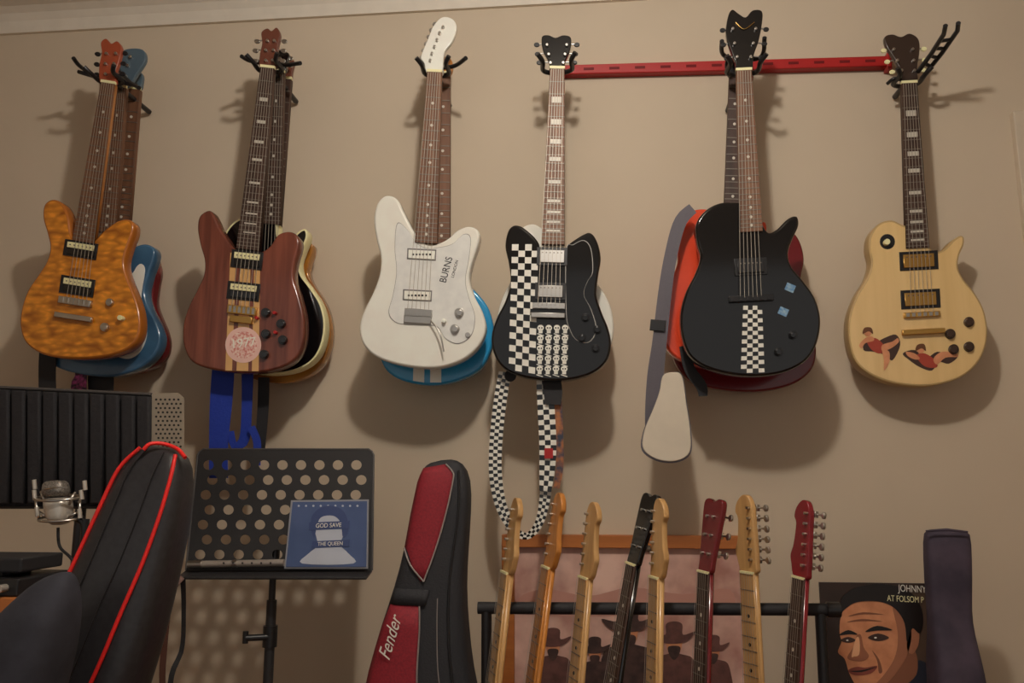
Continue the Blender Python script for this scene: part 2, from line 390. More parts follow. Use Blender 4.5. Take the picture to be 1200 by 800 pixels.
# --- cluster 3
SB=[(500,300),(520,310),(545,330),(565,350),(574,366),(578,390),(573,415),(560,434),(535,446),(503,451),(470,445),(450,430),(443,402),(452,370),(470,335),(485,310)]
g,a=guitar(SB,-0.15,SKY,None,(517,300),(520,86),20,15,[(513,86),(514,72),(522,66),(530,72),(528,86)],MAPO,ROSL,strings=False)
multi('racing_stripes',[[(487,300),(499,300),(497,448),(484,446)],[(505,300),(517,300),(517,448),(504,448)]],-0.15,0.001,0.001,WHT,g)
g,a=guitar(G3,-0.24,WHB,None,(499,284),(509,84),26,17,[(501,86),(497,74),(493,68),(496,58),(502,44),(508,30),(518,20),(530,22),(535,32),(530,48),(521,60),(519,74),(518,86)],WHB,ROSL,(490,362),'dot',
  tuners=[(504,70,-9,-3),(506,62,-9,-3),(509,54,-9,-3),(512,46,-9,-3),(515,38,-9,-3),(519,31,-9,-3)])
PG=[(466,262),(478,270),(487,284),(500,291),(515,290),(530,286),(543,275),(551,279),(549,304),(545,328),(549,348),(556,370),(552,392),(537,402),(522,396),(512,382),(490,380),(466,378),(456,366),(461,345),(465,318),(463,290)]
slab('pickguard_edge',[(x+(x-505)*.012,y+(y-330)*.012) for x,y in PG],-0.24,0.0012,0.001,M('pickguard_edge',(115,110,105),0.5),0,g,sm=True)
slab('pickguard',PG,-0.24,0.0022,0.002,M('pickguard_pearl',(182,181,176),0.25,c2=(175,174,170),scale=40),0,g,sm=True)
for u,v in((494,298),(489,346)):
    slab('pickup',orect(u,v,31,10,a),-0.24,0.006,0.005,WHT,0.001,g); slab('pickup_surround',orect(u,v,34,13,a),-0.24,0.0032,0.001,M('pickup_grey',(90,86,84),0.5),0,g)
    multi('pole_pieces',[circ(u-10+4*i,v,1.3,8) for i in range(6)],-0.24,0.0068,0.001,BLK,g)
bridgeparts(g,-0.24,490,366,32,9,a,CHR); slab('tremolo_plate',orect(489,374,32,9,a),-0.24,0.008,0.008,CHR,0.002,g)
tube('tremolo_arm',[(505,376,-0.255),(512,384,-0.262),(517,396,-0.265),(520,412,-0.262)],0.0022,CHR,g)
knob(g,-0.24,538,366,5.5,CHR); knob(g,-0.24,533,385,5.5,CHR); knob(g,-0.24,520,376,3,WHT)
disc('output_jack',548,392,3,-0.24,0.006,0.006,CHR,g)
text('BURNS',523,316,0.027,-0.24,0.0025,math.radians(76),BLK,g,sx=0.85); text('LONDON',533,315,0.011,-0.24,0.0025,math.radians(76),BLK,g)
# --- cluster 4
guitar(fit(G6,583,719,262,442),-0.16,WHB,None,(645,270),(652,90),20,14,[(646,90),(644,74),(652,70),(660,76),(658,90)],BRN,ROSE,strings=False)
g,a=guitar(G4,-0.25,GBLK,None,(648,286),(653,80),27,17,[(645,82),(643,72),(636,58),(635,43),(643,41),(651,44),(660,41),(669,44),(668,58),(662,72),(661,82)],GBLK,ROSL,(643,358),'block',
  tuners=[(645,73,-13,0),(643,63,-13,0),(641,52,-12,0),(660,73,13,0),(662,63,12,0),(664,52,12,0)],tmat=BLK)
checker(g,-0.25,[(600,286),(631,286),(627,438),(596,433)],4,20,0.0008)
SGP=[(664,294),(672,287),(684,282),(692,292),(694,318),(688,330),(684,345),(692,362),(698,385),(690,400),(676,398),(668,385),(664,365)]
slab('pickguard_edge',[(x+(x-678)*.06,y+(y-340)*.012) for x,y in SGP],-0.25,0.0012,0.001,M('pickguard_grey_edge',(130,126,120),0.5),0,g,sm=True)
slab('pickguard',SGP,-0.25,0.002,0.0012,GBLK,0,g,sm=True)
pickup(g,-0.25,647,300,36,21,a,'chrome'); pickup(g,-0.25,645,341,36,20,a,'chrome')
bridgeparts(g,-0.25,643,358,38,7,a,CHR); slab('tailpiece',orect(642,369,40,6,a),-0.25,0.014,0.01,CHR,0.002,g)
sk=[];ey=[]
for j in range(5):
    for i in range(4):
        u=633.5+i*9.6-j*.3; v=385+j*12
        sk.append(circ(u,v-1,3.9,10,3.6)); sk.append(orect(u,v+3.6,4.6,3.4,0)); ey+= [circ(u-1.5,v-1,1.0,6),circ(u+1.5,v-1,1.0,6)]
        sk.append(orect(u,v+7,8,0.9,0.3))
multi('skull_print',sk,-0.25,0.0008,0.0006,DWH,g); multi('skull_eyes',ey,-0.25,0.0013,0.0006,GBLK,g)
for u,v in[(686,372),(700,386),(682,396),(698,408)]: knob(g,-0.25,u,v,5,GBLK)
# --- cluster 5
g,a=guitar(fit(G4,788,957,262,459),-0.10,DRED,None,(868,280),(874,96),20,14,[(866,96),(862,84),(872,78),(882,84),(881,96)],DRED,ROSE,strings=False)
g,a=guitar(fit(G5,774,922,245,432),-0.18,ORG,None,(858,262),(862,88),20,14,[(854,88),(850,72),(858,66),(870,74),(868,88)],BLK,ROSE,strings=False)
g,a=guitar(G5,-0.27,GBLK,None,(881,271),(872,82),26,18,[(863,84),(862,74),(857,60),(851,40),(853,20),(858,11),(866,16),(874,20),(882,12),(893,13),(893,28),(889,48),(883,66),(881,84)],GBLK,ROSL,(880,348),'dot',
  tuners=[(864,66,-12,2),(861,50,-13,2),(859,33,-12,2),(880,66,12,1),(883,50,13,1),(886,33,12,1)],tmat=BLK)
pickup(g,-0.27,880,312,38,20,a,'black'); bridgeparts(g,-0.27,881,349,52,7,a,BLK)
checker(g,-0.27,[(871,358),(893,358),(896,436),(868,437)],4,16,0.0008)
for u,v in[(926,337),(918,365)]: 
    slab('sticker',orect(u,v,11,9,0.4),-0.27,0.001,0.0006,M('sticker_blue',(50,96,136),0.5,c2=(120,140,150),scale=150),0,g)
knob(g,-0.27,930,392,5,GBLK); knob(g,-0.27,913,412,5,GBLK)
tube('headstock_crest',[(862,26,-0.274),(872,34,-0.274),(884,26,-0.274)],0.001,GOLD,g)
# --- 6
g,a=guitar(G6,-0.12,NAT,None,(1076,290),(1066,97),27,18,[(1058,98),(1056,84),(1048,68),(1039,54),(1037,43),(1046,40),(1056,43),(1066,39),(1076,45),(1078,58),(1075,80),(1075,98)],M('headstock_dark',(44,32,26),0.3,coat=.3),ROSE,(1081,366),'block',
  tuners=[(1057,82,-11,2),(1052,70,-12,2),(1048,57,-12,2),(1072,82,11,0),(1071,70,13,0),(1070,57,13,0)],tmat=CRM,binding=M('aged_binding',(150,124,82),0.4))
pickup(g,-0.12,1077,305,45,22,a,'gold'); pickup(g,-0.12,1079,350,46,22,a,'gold')
bridgeparts(g,-0.12,1081,368,42,6,a,GOLD); slab('tailpiece',orect(1083,388,50,6,a),-0.12,0.014,0.01,GOLD,0.002,g)
disc('switch_plate',1040,283,9,-0.12,0.002,0.002,BLK,g); disc('switch_tip',1040,283,3.5,-0.12,0.016,0.014,CRM,g)
for u,v in[(1114,391),(1136,377),(1118,409),(1136,406)]: knob(g,-0.12,u,v,6,M('knob_brown',(48,32,24),0.3))
def ply(name,P,pl,off,mat,g,sm=True): slab(name,P,pl,off,0.0005,mat,0,g,sm=sm,n=4)
DK=M('print_dark',(52,34,28),0.5); RDP=M('print_red',(132,50,36),0.5); HAIR=M('print_hair',(84,50,28),0.5)
ply('transfer_dress',[(1014,396),(1024,402),(1036,396),(1050,392),(1055,404),(1046,422),(1038,416),(1024,412),(1012,410)],-0.12,0.0018,DK,g)
ply('transfer_body',[(1016,398),(1026,396),(1034,402),(1040,410),(1030,414),(1020,408)],-0.12,0.0024,RDP,g)
ply('transfer_arm',[(1007,404),(1014,396),(1022,394),(1024,399),(1014,402),(1010,408)],-0.12,0.0028,SKIN,g)
ply('transfer_head',circ(1017,390,4.2,10),-0.12,0.003,SKIN,g,False)
ply('transfer_hair',[(1011,391),(1013,384),(1021,384),(1023,391),(1018,388)],-0.12,0.0034,HAIR,g)
ply('transfer_leg',[(1034,404),(1046,400),(1052,396),(1053,401),(1044,408),(1034,411)],-0.12,0.0028,SKIN,g)
ply('transfer_leg',[(1034,410),(1042,412),(1042,424),(1036,434),(1036,422)],-0.12,0.003,SKIN,g)
ply('transfer_dress',[(1058,414),(1072,410),(1084,420),(1098,412),(1110,416),(1122,418),(1112,426),(1100,424),(1092,434),(1078,430),(1066,422)],-0.12,0.0018,DK,g)
ply('transfer_body',[(1074,416),(1084,414),(1096,422),(1098,430),(1086,430),(1078,424)],-0.12,0.0024,RDP,g)
ply('transfer_leg',[(1094,420),(1104,412),(1120,414),(1122,418),(1108,419),(1098,427)],-0.12,0.0028,SKIN,g)
ply('transfer_arm',[(1062,412),(1072,414),(1078,420),(1072,421),(1064,417)],-0.12,0.0028,SKIN,g)
ply('transfer_head',circ(1079,410,4.2,10),-0.12,0.003,SKIN,g,False)
ply('transfer_hair',[(1073,411),(1075,404),(1083,403),(1085,411),(1080,408)],-0.12,0.0034,HAIR,g)
# ---------------------------------------------------------------- hangers + rail
def hanger(u,v,yf,w=13):
    g=group('guitar_wall_hanger')
    slab('wall_plate',orect(u,v,16,34,0),-0.0,0.012,0.012,BLK,0.003,g)
    a=W(u,v,yf); 
    tube3('arm',[(a.x,-0.01,a.z),(a.x,yf+0.045,a.z)],0.008,BLK,g,smooth=False)
    s=w/430.*1.1
    tube3('yoke',[(a.x-s-0.012,yf-0.04,a.z+0.012),(a.x-s,yf-0.02,a.z),(a.x-s,yf+0.03,a.z),(a.x,yf+0.046,a.z),(a.x+s,yf+0.03,a.z),(a.x+s,yf-0.02,a.z),(a.x+s+0.012,yf-0.04,a.z+0.012)],0.0065,BLK,g)
    return g
g=hanger(125,90,-0.24)
tube('rear_prong',[(100,82,-0.2),(92,76,-0.24),(86,68,-0.27)],0.006,BLK,g); tube('rear_prong',[(140,84,-0.16),(152,96,-0.2),(163,103,-0.24)],0.006,BLK,g)
tube('rear_bar',[(92,84,-0.2),(120,92,-0.2),(160,100,-0.2)],0.006,BLK,g)
g=hanger(313,76,-0.24); tube('rear_bar',[(283,66,-0.24),(296,72,-0.2),(330,76,-0.2),(352,74,-0.24)],0.006,BLK,g)
g=hanger(510,80,-0.24); tube('rear_bar',[(490,70,-0.25),(500,78,-0.2),(530,78,-0.2),(546,68,-0.25)],0.006,BLK,g)
hanger(653,76,-0.25,w=15)
g=hanger(872,78,-0.27,w=15); tube('rear_bar',[(846,48,-0.26),(850,66,-0.2),(890,68,-0.2),(896,44,-0.26)],0.006,BLK,g)
g=hanger(1066,92,-0.12)
tube('folding_arm',[(1076,84,-0.12),(1092,62,-0.2),(1106,40,-0.27),(1108,30,-0.3)],0.006,BLK,g,smooth=False)
tube('folding_arm',[(1080,92,-0.10),(1104,62,-0.18),(1122,36,-0.25),(1123,27,-0.28)],0.006,BLK,g,smooth=False)
for i in range(4): 
    t=0.25+i*0.2
    tube('arm_rung',[(1076+28*t,84-42*t,-0.12-.13*t),(1081+40*t,92-54*t,-0.10-.14*t)],0.005,BLK,g,smooth=False)
tube('foot',[(1040,98,-0.10),(1048,92,-0.12),(1058,94,-0.1)],0.005,BLK,g)
g=group('red_wall_rail')
slab('rail',[(655,76),(1042,65),(1042,77),(655,87)],0.0,0.03,0.03,REDM,0.004,g)
slab('rail_cap',[(1040,61),(1046,61),(1046,80),(1040,80)],0.0,0.034,0.034,REDM,0.003,g)
multi('rail_slots',[orect(690+i*30,80.5-i*.85,12,3,-0.03) for i in range(12)],0.0,0.0306,0.001,DRED,g)
# ---------------------------------------------------------------- straps
BLUS=M('blue_webbing',(22,44,128),0.7,scale=150,bump=.2)
PINK=M('pink_print',(150,56,110),0.7,c2=(40,30,40),scale=90)
g=group('guitar_strap'); ribbon('webbing',[(56,412,20,-0.17),(55,436,20,-0.17),(56,500,20,-0.16)],[MBLK],1,14,g)
ribbon('webbing_end',[(118,425,30,-0.12),(118,450,30,-0.12),(118,500,24,-0.12)],[MBLK],1,12,g); 
ribbon('flower_band',[(92,418,16,-0.14),(95,440,14,-0.14),(92,452,18,-0.14),(94,480,18,-0.14)],[PINK],2,12,g)
g=group('guitar_strap'); ribbon('webbing',[(262,425,26,-0.17),(259,470,26,-0.17),(256,520,22,-0.17),(256,560,22,-0.17)],[BLUS],1,16,g)
ribbon('webbing_fold',[(290,430,14,-0.155),(289,480,12,-0.155),(286,515,12,-0.15),(274,522,9,-0.15),(270,505,8,-0.145)],[BLUS],1,20,g)
ribbon('webbing_fold_2',[(294,500,9,-0.165),(301,518,9,-0.165),(300,545,10,-0.165)],[BLUS],1,12,g)
ribbon('black_end',[(309,442,13,-0.13),(308,480,13,-0.13),(304,530,12,-0.13)],[MBLK],1,12,g)
g=group('guitar_strap')
ribbon('checker_webbing',[(592,436,15,-0.2),(586,470,15,-0.2),(581,520,15,-0.2),(581,560,15,-0.2),(588,595,13,-0.2),(602,620,10,-0.2),(618,628,8,-0.2),(632,612,10,-0.2),(639,580,13,-0.2),(641,540,15,-0.2)],[DWH,GBLK],3,76,g)
ribbon('checker_webbing',[(638,444,19,-0.215),(640,480,20,-0.215),(642,520,20,-0.215),(641,552,18,-0.215),(639,575,14,-0.215)],[DWH,GBLK],3,22,g)
ribbon('leather_end',[(646,444,22,-0.222),(648,458,22,-0.222),(648,474,18,-0.222)],[MBLK],1,6,g)
ribbon('patterned_band',[(654,470,9,-0.21),(655,510,10,-0.21),(656,545,9,-0.21),(652,572,7,-0.21)],[M('band_print',(140,86,50),0.7,c2=(34,44,60),scale=60)],1,20,g)
disc('leather_tab',598,440,7,-0.2,0.004,0.003,MBLK,g)
ribbon('red_tag',[(638,531,12,-0.222),(648,531,12,-0.222)],[REDM],1,2,g)
g=group('guitar_strap')
GRS=M('grey_webbing',(76,72,78),0.7,scale=150,bump=.2); CLS=M('cream_leather',(166,156,140),0.6)
ribbon('webbing',[(812,244,13,-0.235),(797,260,15,-0.235),(786,300,15,-0.235),(779,345,16,-0.235),(773,400,17,-0.23),(768,440,19,-0.22),(764,480,16,-0.21),(762,505,12,-0.2)],[GRS],1,40,g)
slab('buckle',orect(771,381,18,13,0.1),-0.233,0.005,0.008,BLK,0.002,g)
pad=[(777,440),(788,436),(799,440),(804,470),(809,505),(808,530),(792,540),(770,538),(754,526),(755,505),(766,478),(773,458)]
slab('shoulder_pad_edge',[(x+(x-785)*.05,y+(y-495)*.02+1) for x,y in pad],-0.222,0.0,0.006,GRS,0.001,g,sm=True)
slab('shoulder_pad',pad,-0.222,0.004,0.008,CLS,0.002,g,sm=True)
ribbon('leather_tail',[(802,405,12,-0.19),(808,432,13,-0.19),(822,452,13,-0.19),(824,464,10,-0.19)],[MBLK],1,12,g)
# ---------------------------------------------------------------- framed poster
g=group('framed_poster')
FRW=M('frame_wood',(150,90,42),0.4,kind='woodx',scale=30,c2=(130,74,34))
pl=-0.03
zt=W(730,627,pl).z; xl=W(588,640,pl).x; xr=W(882,640,pl).x; z0=zt-0.62
box('frame_rail',xl,xr,pl,0,zt-0.034,zt,FRW,g,0.002); box('frame_rail',xl,xr,pl,0,z0,z0+0.034,FRW,g,0.002)
box('frame_stile',xl,xl+0.034,pl,0,z0+0.034,zt-0.034,FRW,g,0.002); box('frame_stile',xr-0.034,xr,pl,0,z0+0.034,zt-0.034,FRW,g,0.002)
PP=M('poster_print',(196,158,144),0.6,c2=(140,100,90),scale=7)
box('print',xl+0.034,xr-0.034,-0.012,0,z0+0.034,zt-0.034,PP,g)
q=-0.0125; CW=M('cowboy_dark',(44,30,28),0.7,c2=(64,44,40),scale=40); CW2=M('cowboy_mid',(88,56,50),0.7,c2=(70,44,40),scale=40)
def cowboy(cx,cy,s,mt,k=0):
    ply('rider_coat',[(cx-26*s,cy+90*s),(cx-24*s,cy+26*s),(cx-10*s,cy+14*s),(cx+10*s,cy+14*s),(cx+24*s,cy+26*s),(cx+28*s,cy+90*s)],q,0.0012+k,mt,g)
    ply('rider_face',[(cx-8*s,cy-4*s),(cx+8*s,cy-4*s),(cx+7*s,cy+10*s),(cx,cy+17*s),(cx-7*s,cy+10*s)],q,0.0018+k,SKIN,g)
    ply('rider_beard',[(cx-7*s,cy+6*s),(cx,cy+4*s),(cx+7*s,cy+6*s),(cx+5*s,cy+15*s),(cx,cy+20*s),(cx-5*s,cy+15*s)],q,0.0022+k,CW,g)
    ply('rider_hat',[(cx-24*s,cy-10*s),(cx-10*s,cy-8*s),(cx-9*s,cy-20*s),(cx,cy-23*s),(cx+9*s,cy-20*s),(cx+10*s,cy-8*s),(cx+24*s,cy-12*s),(cx+14*s,cy-1*s),(cx,cy+2*s),(cx-14*s,cy)],q,0.0026+k,mt,g)
ply('skyline',[(608,700),(640,690),(690,698),(740,688),(800,696),(855,690),(855,720),(800,716),(700,722),(610,718)],q,0.0006,M('poster_hills',(156,114,102),0.7),g)
cowboy(790,752,1.05,CW2); cowboy(648,756,0.9,CW2); cowboy(836,762,0.8,CW2); cowboy(736,738,1.3,CW,0.002); cowboy(697,764,0.8,CW,0.0035)
# ---------------------------------------------------------------- floor rack + guitars
g=group('guitar_rack')
yr=-0.395
pipeL=W(560,712,yr); pipeR=W(972,714,yr)
tube3('neck_rail',[pipeL,pipeR],0.0135,MBLK,g,smooth=False)
tube3('end_cap',[pipeR-Vector((.006,0,0)),pipeR+Vector((.022,0,0))],0.0165,BLK,g,smooth=False)
for x in(pipeL.x+.02,pipeR.x-.02):
    tube3('upright',[(x,yr,pipeL.z),(x,yr+.02,0.14),(x,yr-0.02,0.03)],0.012,BLK,g,smooth=False)
    tube3('foot',[(x,-0.15,0.015),(x,-0.72,0.015)],0.013,BLK,g,smooth=False)
    tube3('foot_riser',[(x,-0.66,0.015),(x,-0.66,0.09)],0.012,BLK,g,smooth=False)
for yy in(-0.33,-0.66): tube3('cradle_rail',[(pipeL.x,yy,0.09),(pipeR.x,yy,0.09)],0.013,MBLK,g,smooth=False)
GS=[((x-500)/440.,(431-y)/440.) for x,y in G3]
def rackguitar(ut,vt,ub,y,yaw,hm,fm,bm,side,lp=False,Wd=1.0):
    g=group('electric_guitar')
    A=W(ut,vt,y); Bp=W(ub,800,y); Z=(A-Bp).normalized()
    n=Vector((math.sin(yaw),-math.cos(yaw),0)); n=(n-Z*n.dot(Z)).normalized()
    X=n.cross(Z)*-1
    LT=(A.z-0.105)/Z.z; LT=min(LT,1.06)
    O=A-Z*LT
    T=lambda x,z,d=0: O+X*x+Z*z+n*d
    hz=LT-0.165
    hb=0.12 if lp else 0.0
    H=lambda x,z,d=0: T(x,z,d-(z-hz)*hb)
    if lp: hd=[(-.02,hz),(-.024,hz+.03),(-.032,hz+.10),(-.035,hz+.148),(-.02,LT-.006),(0,hz+.152),(.02,LT-.006),(.035,hz+.148),(.032,hz+.10),(.024,hz+.03),(.02,hz)]
    else: hd=[(-.021,hz),(-.024,hz+.02),(-.024,hz+.05),(-.021,hz+.11),(-.019,hz+.14),(-.008,LT-.003),(.010,LT),(.028,LT-.016),(.034,LT-.036),(.026,LT-.052),(.030,hz+.07),(.038,hz+.045),(.034,hz+.028),(.021,hz)]
    if side>0: hd=[(-x,z) for x,z in hd][::-1]
    nh=(n+Z*hb).normalized() if lp else n
    slabw('headstock',[H(x,z,-.002 if not lp else 0) for x,z in cat(hd,4)],nh,0.013,hm,0.002,g)
    slabw('fretboard',[T(x,z,.003) for x,z in[(-.027,.34),(-.020,hz),(.020,hz),(.027,.34)]],n,0.005,fm,0.001,g)
    slabw('neck',[T(x,z,-.002) for x,z in[(-.026,.34),(-.019,hz),(.019,hz),(.026,.34)]],n,0.014,hm,0.005,g)
    slabw('body',[T(x*Wd,z) for x,z in cat(GS,4)],n,0.042,bm,0.006,g)
    slabw('nut',[T(x,z,.0055) for x,z in[(-.020,hz-.002),(-.020,hz+.003),(.020,hz+.003),(.020,hz-.002)]],n,0.006,CRM,0,g)
    Ls=0.64
    for k in range(1,22):
        z=hz-Ls*(1-2**(-k/12)); w=.020+(hz-z)/(hz-.34)*.007
        if z<.36: break
        slabw('fret',[T(-w,z-.0008,.0042),T(-w,z+.0008,.0042),T(w,z+.0008,.0042),T(w,z-.0008,.0042)],n,0.001,FRT,0,g)
        if k in(3,5,7,9,12): 
            zz=z+.012; slabw('inlay',[T(.004*math.cos(i*.7854),zz+.004*math.sin(i*.7854),.0036) for i in range(8)],n,0.0006,GBLK if fm is not ROSE and fm is not DRED else PEARL,0,g)
    for i in range(6):
        f=(i-2.5)/5
        tube3('string',[T(f*.034,hz,.0075),T(f*.05,.16,.011)],0.0004,STR,g,smooth=False)
    for i in range(6):
        if lp: sx=-1 if i<3 else 1; z=hz+.04+(i%3)*.04
        else: sx=-1 if side<0 else 1; z=hz+.028+i*.022
        x0=sx*.012 
        tube3('tuner_post',[H(x0,z,-.008),H(x0,z,.006)],0.0032,CHR,g,smooth=False)
        tube3('tuner_shaft',[H(sx*.018,z,-.022),H(sx*.038,z,-.022)],0.0022,CHR,g,smooth=False)
        slabw('tuner_button',[H(sx*.041+.006*math.cos(j*.52),z+.0075*math.sin(j*.52),-.019) for j in range(12)],n,0.006,CHR,0.001,g)
        slabw('tuner_housing',[H(x0+q1,z+q2,-.015) for q1,q2 in((-.007,-.007),(-.007,.007),(.009,.007),(.009,-.007))],n,0.009,CHR,0.001,g)
    return g
RB=-0.445; yw=math.radians(-65)
DR2=M('dark_red_lacquer',(104,20,28),0.25,coat=.4)
rackguitar(602,583,577,RB,yw,MAPLE,MAPLE,WHB,-1)
rackguitar(652,577,622,RB,yw,MAPO,MAPO,AMB,-1)
rackguitar(692,588,673,RB,math.radians(-62),MAPLE,MAPLE,SKY,-1)
rackguitar(754,573,717,RB,yw,GBLK,ROSE,GBLK,-1,True)
rackguitar(769,584,764,RB-0.055,math.radians(-68),MAPLE,MAPLE,ORG,-1)
rackguitar(828,580,820,RB,math.radians(-64),DRED,ROSE,DRED,1,True)
rackguitar(872,580,882,RB,math.radians(-58),MAPLE,MAPLE,BLU,1)
rackguitar(942,586,928,RB,math.radians(-68),DR2,ROSE,DR2,1)
# ---------------------------------------------------------------- record sleeve, cabinet, velvet bag
pl=-0.2
LT_=W(960,682,pl); side=0.315
zc0=LT_.z-side
g=group('low_cabinet'); CABW=M('cabinet_wood',(80,54,38),0.5,kind='woodx',scale=20)
box('cabinet_top',LT_.x-0.0,LT_.x+0.62,-0.34,-0.02,zc0-0.02,zc0,CABW,g,0.002)
box('cabinet_body',LT_.x+0.01,LT_.x+0.61,-0.32,-0.03,0.0,zc0-0.02,CABW,g)
g=group('record_sleeve')
box('sleeve',LT_.x,LT_.x+side,pl,pl+0.006,zc0,zc0+side,M('sleeve_brown',(46,32,26),0.45,c2=(34,24,20),scale=8),g)
JC=pl-0.0005
ply('background_tone',[(1040,690),(1088,690),(1088,812),(1050,812),(1062,760),(1052,715)],JC,0.0002,M('sleeve_back',(66,50,40),0.5),g,False)
ply('shirt',[(972,815),(985,800),(1010,806),(1040,800),(1066,775),(1088,780),(1090,820),(972,820)],JC,0.0008,M('shirt_dark',(30,32,42),0.5),g)
SKM=M('print_skin_mid',(132,84,60),0.6); SKD=M('print_skin_shade',(110,68,48),0.6)
ply('neck_skin',[(1020,800),(1056,770),(1072,762),(1074,790),(1050,808),(1022,814)],JC,0.0012,SKD,g)
ply('face',[(984,742),(985,724),(992,710),(1006,702),(1026,700),(1046,704),(1062,718),(1068,740),(1064,765),(1052,786),(1036,802),(1016,808),(1003,802),(995,788),(990,772),(982,764),(986,752)],JC,0.0018,SKIN,g)
ply('cheek_shade',[(1046,708),(1060,718),(1068,740),(1064,765),(1052,786),(1036,802),(1022,806),(1038,788),(1050,766),(1052,740)],JC,0.0024,SKM,g)
ply('cheek_crease',[(1022,762),(1030,772),(1034,786),(1030,788),(1028,774)],JC,0.0026,SKD,g)
ply('forehead_line',[(994,722),(1012,717),(1036,720),(1012,719.5)],JC,0.0026,SKD,g)
ply('forehead_line',[(992,729),(1010,725),(1034,728),(1010,727.5)],JC,0.0026,SKD,g)
ply('ear',[(1064,742),(1070,734),(1077,740),(1076,756),(1069,766),(1063,760)],JC,0.0024,SKM,g)
ply('hair',[(986,716),(986,702),(996,692),(1012,686),(1034,684),(1058,689),(1075,702),(1082,724),(1078,742),(1069,736),(1063,752),(1060,730),(1050,714),(1036,706),(1018,704),(1002,706),(992,712)],JC,0.003,M('print_black',(20,15,14),0.4),g)
BR=M('print_black',(20,15,14))
ply('brow',[(983,744),(994,738),(1005,743),(995,743)],JC,0.003,BR,g); ply('brow',[(1014,740),(1028,733),(1046,738),(1029,738.5)],JC,0.003,BR,g)
ply('eye_socket',[(985,750),(994,746),(1003,750),(994,753)],JC,0.003,DK,g); ply('eye_socket',[(1017,747),(1029,742),(1042,747),(1029,751)],JC,0.003,DK,g)
ply('eye_white',circ(993,750,1.4,8,0.9),JC,0.0035,DWH,g,False); ply('eye_white',circ(1026,747,1.6,8,1.0),JC,0.0035,DWH,g,False)
NS=M('print_nose',(124,76,54),0.6)
ply('nose',[(1004,745),(1009,744),(1012,758),(1018,768),(1012,774),(1000,774),(993,770),(1000,758)],JC,0.003,NS,g)
ply('nose_light',[(1003,748),(1007,748),(1007,766),(1001,769),(998,768)],JC,0.0034,M('print_light',(190,142,106),0.6),g)
ply('mouth',[(994,785),(1004,781),(1014,782),(1028,780),(1022,788),(1010,791),(999,790)],JC,0.003,M('print_lip',(112,56,44),0.6),g)
ply('mouth_line',[(995,786),(1010,785),(1027,781),(1010,787)],JC,0.0036,BR,g)
text('JOHNNY',1069,690,0.023,JC,0.004,-0.04,DWH,g,sx=0.7)
text('AT FOLSOM P',1061,702,0.020,JC,0.004,-0.04,CRM,g,sx=0.68)
g=group('velvet_instrument_bag')
VEL=M('velvet_purple',(58,49,60),0.8,c2=(42,36,47),scale=14,bump=.5)
vs=[(1084,618,1135,619,-0.28,0.03),(1083,630,1136,631,-0.28,0.05),(1085,680,1137,682,-0.28,0.055),(1088,715,1136,716,-0.28,0.05),(1090,740,1138,740,-0.28,0.07),(1090,770,1144,770,-0.28,0.10),(1092,800,1150,800,-0.28,0.11),(1094,846,1156,846,-0.28,0.11)]
loft('bag_body',vs,VEL,g,N=32,ex=0.5)
tube('hem',[(1085,622,-0.31),(1110,621,-0.312),(1134,623,-0.31)],0.0022,VEL,g)
# ---------------------------------------------------------------- gig bag (red/black)
g=group('guitar_gig_bag')
yb=-0.33
gs=[(505,541,528,537,yb,0.03),(496,549,542,541,yb,0.07),(491,565,552,560,yb,0.09),(484,600,551,600,yb,0.10),(477,640,548,642,yb,0.11),(466,685,545,688,yb,0.12),(450,730,548,735,yb,0.13),(436,780,553,785,yb,0.14),(425,830,565,835,yb,0.14),(405,900,585,905,yb,0.14),(400,960,600,965,yb,0.14),(412,1040,590,1040,yb,0.13),(405,1100,600,1100,yb,0.13),(425,1128,580,1128,yb,0.08)]
NYL=M('nylon_black',(34,34,37),0.75,scale=220,bump=.3)
loft('bag_shell',gs,NYL,g,N=36,ex=0.45)
def patch(name,rows,secs,mat,out):
    """fabric panel following the bag's own surface; rows: (section index float, s0, s1)"""
    V=[];Fc=[];nx=8
    def sec(f):
        i=min(int(f),len(secs)-2);t=f-i; return tuple(secs[i][k]*(1-t)+secs[i+1][k]*t for k in range(6))
    for f,s0,s1 in rows:
        for k in range(nx+1): V.append(lpt(sec(f),s0+(s1-s0)*k/nx,0.45,out))
    for j in range(len(rows)-1):
        for k in range(nx): a=j*(nx+1)+k; Fc.append([a,a+1,a+nx+2,a+nx+1])
    o=mk(name,V,Fc,mat,g,smooth=True); md=o.modifiers.new('sol','SOLIDIFY'); md.thickness=0.003; return o
rows=[(1.0,-.85,.3),(1.5,-.93,.5),(2,-.95,.45),(2.5,-.96,.38),(3,-.97,.3),(3.5,-.97,.2),(4,-.97,.1),(4.4,-.6,-.02),(4.8,-.2,-.1)]
patch('red_panel',rows,gs,RED,0.004)
patch('red_panel_lower',[(5.4,-.9,-.1),(6,-.93,.0),(6.5,-.95,.02),(7,-.95,.04),(7.5,-.95,.05),(8,-.95,.05),(8.6,-.95,.05)],gs,RED,0.004)
patch('pocket_flap',[(5.0,-.95,.1),(5.4,-.95,.05)],gs,NYL,0.006)
PIP=M('grey_piping',(120,112,108),0.6)
def sline(name,rw,r,out=0.006):
    P=[]
    for f,s in rw:
        i=min(int(f),len(gs)-2);t=f-i; sc=tuple(gs[i][k]*(1-t)+gs[i+1][k]*t for k in range(6)); P.append(lpt(sc,s,0.45,out))
    tube3(name,P,r,PIP if name!='zip' else BLK,g)
sline('piping',[(1.0,.3),(1.5,.5),(2,.45),(3,.3),(4,.1),(4.8,-.1)],0.002)
sline('piping',[(4.8,-.1),(4.4,-.6),(4,-.97)],0.002)
